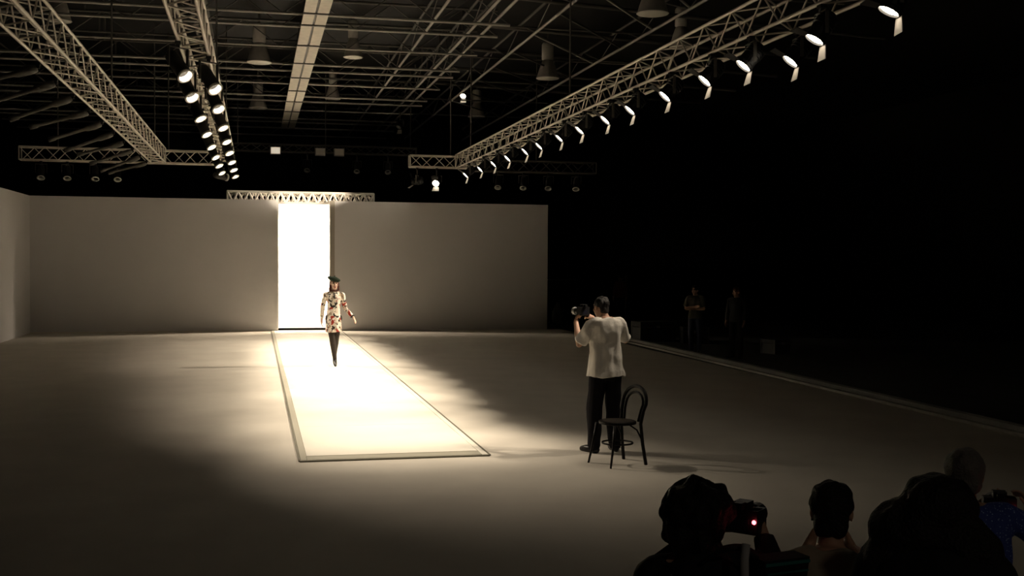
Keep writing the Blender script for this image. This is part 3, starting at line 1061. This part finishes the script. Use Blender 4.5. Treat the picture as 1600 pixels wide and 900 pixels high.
# --- photographers in the foreground, seen from behind ---------------------
def kneel_pose(hz, lean=.10, camx=0.0):
    """upright kneeling, facing -y, head centre height hz"""
    k = hz - .12
    return dict(facing=(0, -1, 0), pel=(0, 0, .50), neck=(0, -lean, k - .03), head=(0.0, -lean - .06, hz), look=(0, -1, -.08),
                shl=(.18, -lean, k - .115), shr=(-.18, -lean, k - .115), ell=(.20, -lean - .20, k - .33), elr=(-.20, -lean - .20, k - .33),
                wrl=(.10 + camx, -lean - .33, k - .10), wrr=(-.08 + camx, -lean - .33, k - .10),
                hipl=(.095, 0, .49), hipr=(-.095, 0, .49), knl=(.14, -.10, .075), knr=(-.14, -.10, .075), anl=(.12, .30, .065), anr=(-.12, .30, .065),
                toel=(0, 1, 0), toer=(0, 1, 0), hdl=(-.3, -.6, .6), pnl=(-.8, -.3, .4), hdr=(.3, -.6, .6), pnr=(.8, -.3, .4), curll=.6, curlr=.6, sidel=-1, sider=1)


def simple_clothes(p, J, topm, legm, wid=1.0, puff=.016, sleeve=.9, topname='jacket', disp=.018, seed=0):
    mb = MB()
    torso(mb, J, puff, wid, [(-.12, .17, .122, 0), (.0, .17, .122, 0), (.2, .162, .117, 0), (.4, .155, .110, .0), (.6, .165, .118, .004), (.75, .175, .122, .004), (.88, .175, .108, -.006), (.96, .13, .085, -.012), (1.02, .072, .07, -.008)])
    for s in 'lr':
        sh, el, wr = V(J['sh' + s]), V(J['el' + s]), V(J['wr' + s])
        mb.cap(V(J['neck']).lerp(sh, .3) - V((0, 0, .015)), sh, .058, .070)
        if sleeve > .5:
            mb.cap(sh, el, .070, .058)
            mb.tube([el, el.lerp(wr, .5), el.lerp(wr, .9)], [.058, .052, .042], 12)
        else:
            mb.tube([sh, sh.lerp(el, .35), sh.lerp(el, .85)], [.072, .076, .076], 14)
    remeshed(mb, topname, .010, 2, disp, 9, topm, p, seed)
    mb = MB()
    torso(mb, J, .008, wid, [(-.17, .11, .10, 0), (-.10, .155, .112, 0), (0, .168, .118, -.005), (.12, .155, .108, 0)])
    for s in 'lr':
        leg(mb, J['hip' + s], J['kn' + s], J['an' + s], (.098, .074, .070, .055))
    remeshed(mb, 'trousers', .011, 2, .01, 9, legm, p)
    for s in 'lr':
        mb = MB()
        foot(mb, J['an' + s], J['toe' + s], .19, .043)
        remeshed(mb, 'shoe', .011, 2, 0, 1, SHOE, p)


# one: big curly hair, jacket
J1 = kneel_pose(1.16, .08)
J1.update(look=(-.55, -1, -.05), shr=(-.185, -.08, 1.0), elr=(-.29, -.12, .91), wrr=(-.26, -.20, 1.09), hdr=(.3, -.3, .9), ell=(.22, -.22, .86), wrl=(-.05, -.34, 1.06), hdl=(-.7, -.2, .5))
p1 = body('person', J1, 1.0, .010, SKIN)
face_parts(p1, J1)
tag(p1, 'dark figure with big curly hair in the foreground, kneeling with a camera', 'person')
simple_clothes(p1, J1, BLACKCLOTH, TROUSER, 1.0, .018, .9, 'jacket', .02, 1.0)
c = V(J1['head'])
mb = MB().ell(c + V((0, .015, .025)), (.150, .140, .125)).ell(c + V((.02, .04, -.06)), (.130, .11, .10)).ell(c + V((-.02, .03, .06)), (.11, .11, .09)).ell(c + V((0, .06, -.13)), (.11, .08, .08))
hr = remeshed(mb, 'curly_hair', .010, 1, .030, 22, HAIRBLACK, p1, 5.0)
for v in hr.data.vertices:
    p = v.co - c
    if p.y < -.03 and abs(p.x) < .075 and p.z < .07:
        v.co.y = c.y - .03 + (p.y + .03) * .3
R1 = math.radians(157)
place(p1, (1.70, 4.12, 0), R1)
camera_thing('camera', 'black camera with glowing red light beside the big curly hair', world_of(R1, (1.70, 4.12, 0), (-.185, -.20, 1.135)), R1 - .45, .14, True)
st = MB().tube([(1.83, 3.95, 1.11), (1.815, 3.93, 1.06), (1.812, 3.92, .99), (1.812, 3.93, .90), (1.80, 3.97, .82)], .017, 8).build('neck_strap', STRAPM, None, True)
tag(st, 'pale strap hanging down below the left camera with red light', 'strap')
bg = thing('shoulder_bag', 'dark bag with teal trim between the curly haired figure and the olive shirt', 'bag', (1.985, 3.98, .92), math.radians(10))
bb = MB()
bb.rings([[V((x * (.085 + .02 * t), y * .05, .13 * t)) for x, y in ((-1, -1), (1, -1), (1, 1), (-1, 1))] for t in (0, .5, 1.0)])
bb.build('bag_body', BLACKCLOTH, bg)
MB().box((0, -.054, .115), (.205, .006, .012)).box((0, -.054, .080), (.19, .006, .007)).build('teal_trim', TEALM, bg)
MB().tube([(-.10, 0, .13), (-.17, .03, .17), (-.235, .06, .16), (-.27, .12, .10)], .010, 6).build('strap', BLACKCLOTH, bg, True)

# two: dark hair, faded shirt, raised sleeve
J2 = kneel_pose(1.165, .10)
J2['elr'] = (-.27, -.15, .90)
p2 = body('person', J2, 1.0, .010, SKIN)
face_parts(p2, J2)
tag(p2, 'kneeling photographer in faded olive shirt, dark head near the bottom right', 'person')
simple_clothes(p2, J2, PALETEE, TROUSER, .98, .016, .4, 'shirt', .026, 4.0)
c = V(J2['head'])
remeshed(MB().ell(c + V((0, .012, .035)), (.092, .105, .092)).ell(c + V((0, .06, -.03)), (.075, .05, .075)), 'hair', .010, 1, .014, 30, HAIRBLACK, p2)
place(p2, (2.24, 4.05, 0), math.radians(150))
camera_thing('camera', 'black camera held up by the figure in faded olive shirt', world_of(math.radians(150), (2.24, 4.05, 0), (.02, -.50, 1.10)), math.radians(150), .14)

# three: black clad standing figure with long black hair
J3 = dict(facing=(0, -1, 0), pel=(0, 0, .80), neck=(0, -.10, 1.27), head=(0, -.155, 1.385), look=(0, -1, -.2),
          shl=(.18, -.09, 1.20), shr=(-.18, -.09, 1.20), ell=(.27, -.24, .98), elr=(-.27, -.24, .98), wrl=(.09, -.45, 1.20), wrr=(-.09, -.45, 1.20),
          hipl=(.095, 0, .79), hipr=(-.095, 0, .79), knl=(.12, -.10, .43), knr=(-.12, -.10, .43), anl=(.12, .02, .085), anr=(-.12, .02, .085), toel=(.2, -1, 0), toer=(-.2, -1, 0),
          hdl=(-.3, -.6, .6), pnl=(-.8, -.3, .4), hdr=(.3, -.6, .6), pnr=(.8, -.3, .4), curll=.6, curlr=.6, sidel=-1, sider=1)
p3 = body('person', J3, 1.0, .010, SKIN)
face_parts(p3, J3)
tag(p3, 'large black figure with long black hair in front of the blue shirt', 'person')
simple_clothes(p3, J3, BLACKCLOTH, TROUSER, 1.0, .022, .9, 'jacket', .02, 2.0)
c = V(J3['head'])
mb = MB().ell(c + V((0, .01, .02)), (.125, .13, .105)).ell(c + V((.07, .05, -.06)), (.145, .10, .11)).ell(c + V((.09, .07, -.18)), (.16, .09, .13)).ell(c + V((-.06, .06, -.13)), (.14, .09, .15)).ell(c + V((0, .085, -.32)), (.14, .06, .12))
hr = remeshed(mb, 'long_hair', .010, 1, .014, 22, HAIRBLACK, p3)
for v in hr.data.vertices:
    p = v.co - c
    if p.y < -.03 and abs(p.x) < .07 and p.z < .075:
        v.co.y = c.y - .03 + (p.y + .03) * .3
place(p3, (2.07, 3.08, 0), math.radians(146))
camera_thing('camera', 'black camera hidden in the hands of the large black figure', world_of(math.radians(146), (2.07, 3.08, 0), (0, -.56, 1.30)), math.radians(146), .14)

# four: grey hair, blue patterned shirt
J4 = kneel_pose(1.195, .06, .18)
J4.update(shr=(-.19, -.06, 1.02), elr=(-.33, -.12, .92), wrr=(-.31, -.26, .99), hdr=(.2, -.4, .8), wrl=(-.10, -.38, 1.0), hdl=(-.8, -.1, .4))
p4 = body('person', J4, 1.02, .010, SKIN)
face_parts(p4, J4)
tag(p4, 'grey haired figure in blue patterned shirt at the right edge', 'person')
simple_clothes(p4, J4, BLUEPRINT, DENIM, 1.08, .022, .9, 'shirt', .022, 6.0)
c = V(J4['head'])
remeshed(MB().ell(c + V((0, .012, .033)), (.092, .105, .092)).ell(c + V((0, .055, -.03)), (.076, .05, .07)), 'hair', .010, 1, .010, 30, HAIRGREY, p4)
place(p4, (3.21, 4.56, 0), math.radians(150))
camera_thing('camera', 'black camera with small red light at the right picture edge', (3.45, 4.65, 1.03), math.radians(152), .12, True)


# --- dim figures in the dark on the right --------------------------------------
def stand_pose(k=1.0, fold=False):
    J = dict(facing=(0, -1, 0), pel=(0, 0, .92), neck=(0, 0, 1.42), head=(0, -.035, 1.555), look=(-.3, -1, -.1),
             shl=(.17, 0, 1.36), shr=(-.17, 0, 1.36), ell=(.22, .02, 1.10), elr=(-.22, .02, 1.10), wrl=(.23, -.08, .87), wrr=(-.23, -.08, .87),
             hipl=(.09, 0, .91), hipr=(-.09, 0, .91), knl=(.10, -.02, .49), knr=(-.10, -.02, .49), anl=(.10, .02, .085), anr=(-.10, .02, .085), toel=(.2, -1, 0), toer=(-.2, -1, 0), pnl=(-1, 0, 0), pnr=(1, 0, 0))
    if fold:
        J.update(ell=(.23, -.05, 1.10), elr=(-.23, -.05, 1.10), wrl=(-.02, -.22, 1.10), wrr=(.06, -.21, 1.15), pnl=(0, 1, 0), pnr=(0, 1, 0))
    return {a: (tuple(x * k for x in b) if a not in ('facing', 'look', 'toel', 'toer', 'pnl', 'pnr') else b) for a, b in J.items()}


DIM = [((10.62, 26.0, -.07), -40, True, mat('dull_olive_top', (.06, .055, .04), .85), DENIM, HAIRBLACK, 'dim woman standing with folded arms beyond the floor edge strip', 1.0),
       ((11.0, 24.4, -.07), -50, False, BLACKCLOTH, TROUSER, HAIRBROWN, 'barely visible dark figure right of the woman with folded arms', 1.0),
       ((13.2, 39.6, -.07), -30, False, mat('dull_red_cotton', (0.16, 0.05, 0.04), .85), TROUSER, HAIRBLACK, 'distant dim figure in dull red beyond the wall end', 1.05)]
for loc, rz, fold, tm, lm, hm, lab, k in DIM:
    J = stand_pose(k, fold)
    p = body('person', J, .95, .012, SKIN)
    face_parts(p, J)
    tag(p, lab, 'person')
    simple_clothes(p, J, tm, lm, .95, .014, .9 if not fold else .4, 'top', .012, 1.0)
    c = V(J['head'])
    hb = MB().ell(c + V((0, .018, .035)), (.092, .10, .088)).ell(c + V((0, .06, -.05)), (.08, .05, .10))
    if fold:
        hb.ell(c + V((0, .08, -.15)), (.09, .045, .10))
    remeshed(hb, 'hair', .012, 1, .01, 30, hm, p)
    place(p, loc, math.radians(rz))

# clutter in the dark
for x, y, z, s, rz, lab in [(11.1, 30.3, -.07, (1.1, .55, .55), 8, 'low dark flight case behind the standing photographer'),
                            (11.9, 29.2, -.07, (.7, .5, .45), -12, 'smaller dark flight case right of the low case'),
                            (12.6, 25.6, -.07, (.55, .45, .35), 20, 'small dark case on the dark floor right of the dim figures')]:
    t = thing('flight_case', lab, 'case', (x, y, z), math.radians(rz), 'dark flight cases')
    MB().box((0, 0, s[2] * .36), (s[0], s[1], s[2] * .72)).build('case_body', CASE, t)
    MB().box((0, 0, s[2] * .87), (s[0], s[1], s[2] * .26)).build('lid', CASE, t)
    e = MB()
    for a in (-1, 1):
        for b in (-1, 1):
            e.box((a * s[0] / 2, b * s[1] / 2, s[2] / 2), (.03, .03, s[2]))
        e.box((0, a * s[1] / 2, s[2] * .73), (s[0], .02, .03))
    e.build('metal_edging', GREYMETAL, t)
    MB().box((0, -s[1] / 2 - .012, s[2] * .73), (.10, .02, .07)).build('latch', LAMPGREY, t)
t = thing('tall_stand', 'thin pale upright stand in the dark beyond the wall end', 'stand', (13.55, 40.0, -.07))
MB().tube([(0, 0, .05), (0, 0, 1.75)], .022, 8).build('pole', PALEGREY, t)
for k in range(3):
    a = k * 2.1
    MB().tube([(0, 0, .5), (.35 * math.cos(a), .35 * math.sin(a), .01)], .012, 6).build('leg', GREYMETAL, t)
t = thing('folding_table', 'backstage table with pale edge just past the right wall end', 'table', (11.0, 40.2, -.07))
MB().box((0, 0, 1.55), (1.3, .5, .035)).build('table_top', PALEGREY, t)
for a in (-1, 1):
    for b in (-1, 1):
        MB().tube([(a * .6, b * .2, 0), (a * .6, b * .2, 1.54)], .018, 6).build('leg', GREYMETAL, t)
sk = MB()
sk.rings([[V((r * math.cos(j * math.pi / 5), r * .8 * math.sin(j * math.pi / 5), z)) for j in range(10)] for r, z in ((.20, 0), (.24, .15), (.22, .45), (.10, .62), (.06, .70), (.09, .76))])
s = sk.build('white_sack', PALEGREY, None, True)
s.location = (10.75, 39.4, -.07)
tag(s, 'pale sack on the floor just past the right wall end', 'sack')

bpy.data.scenes.remove(SCR)
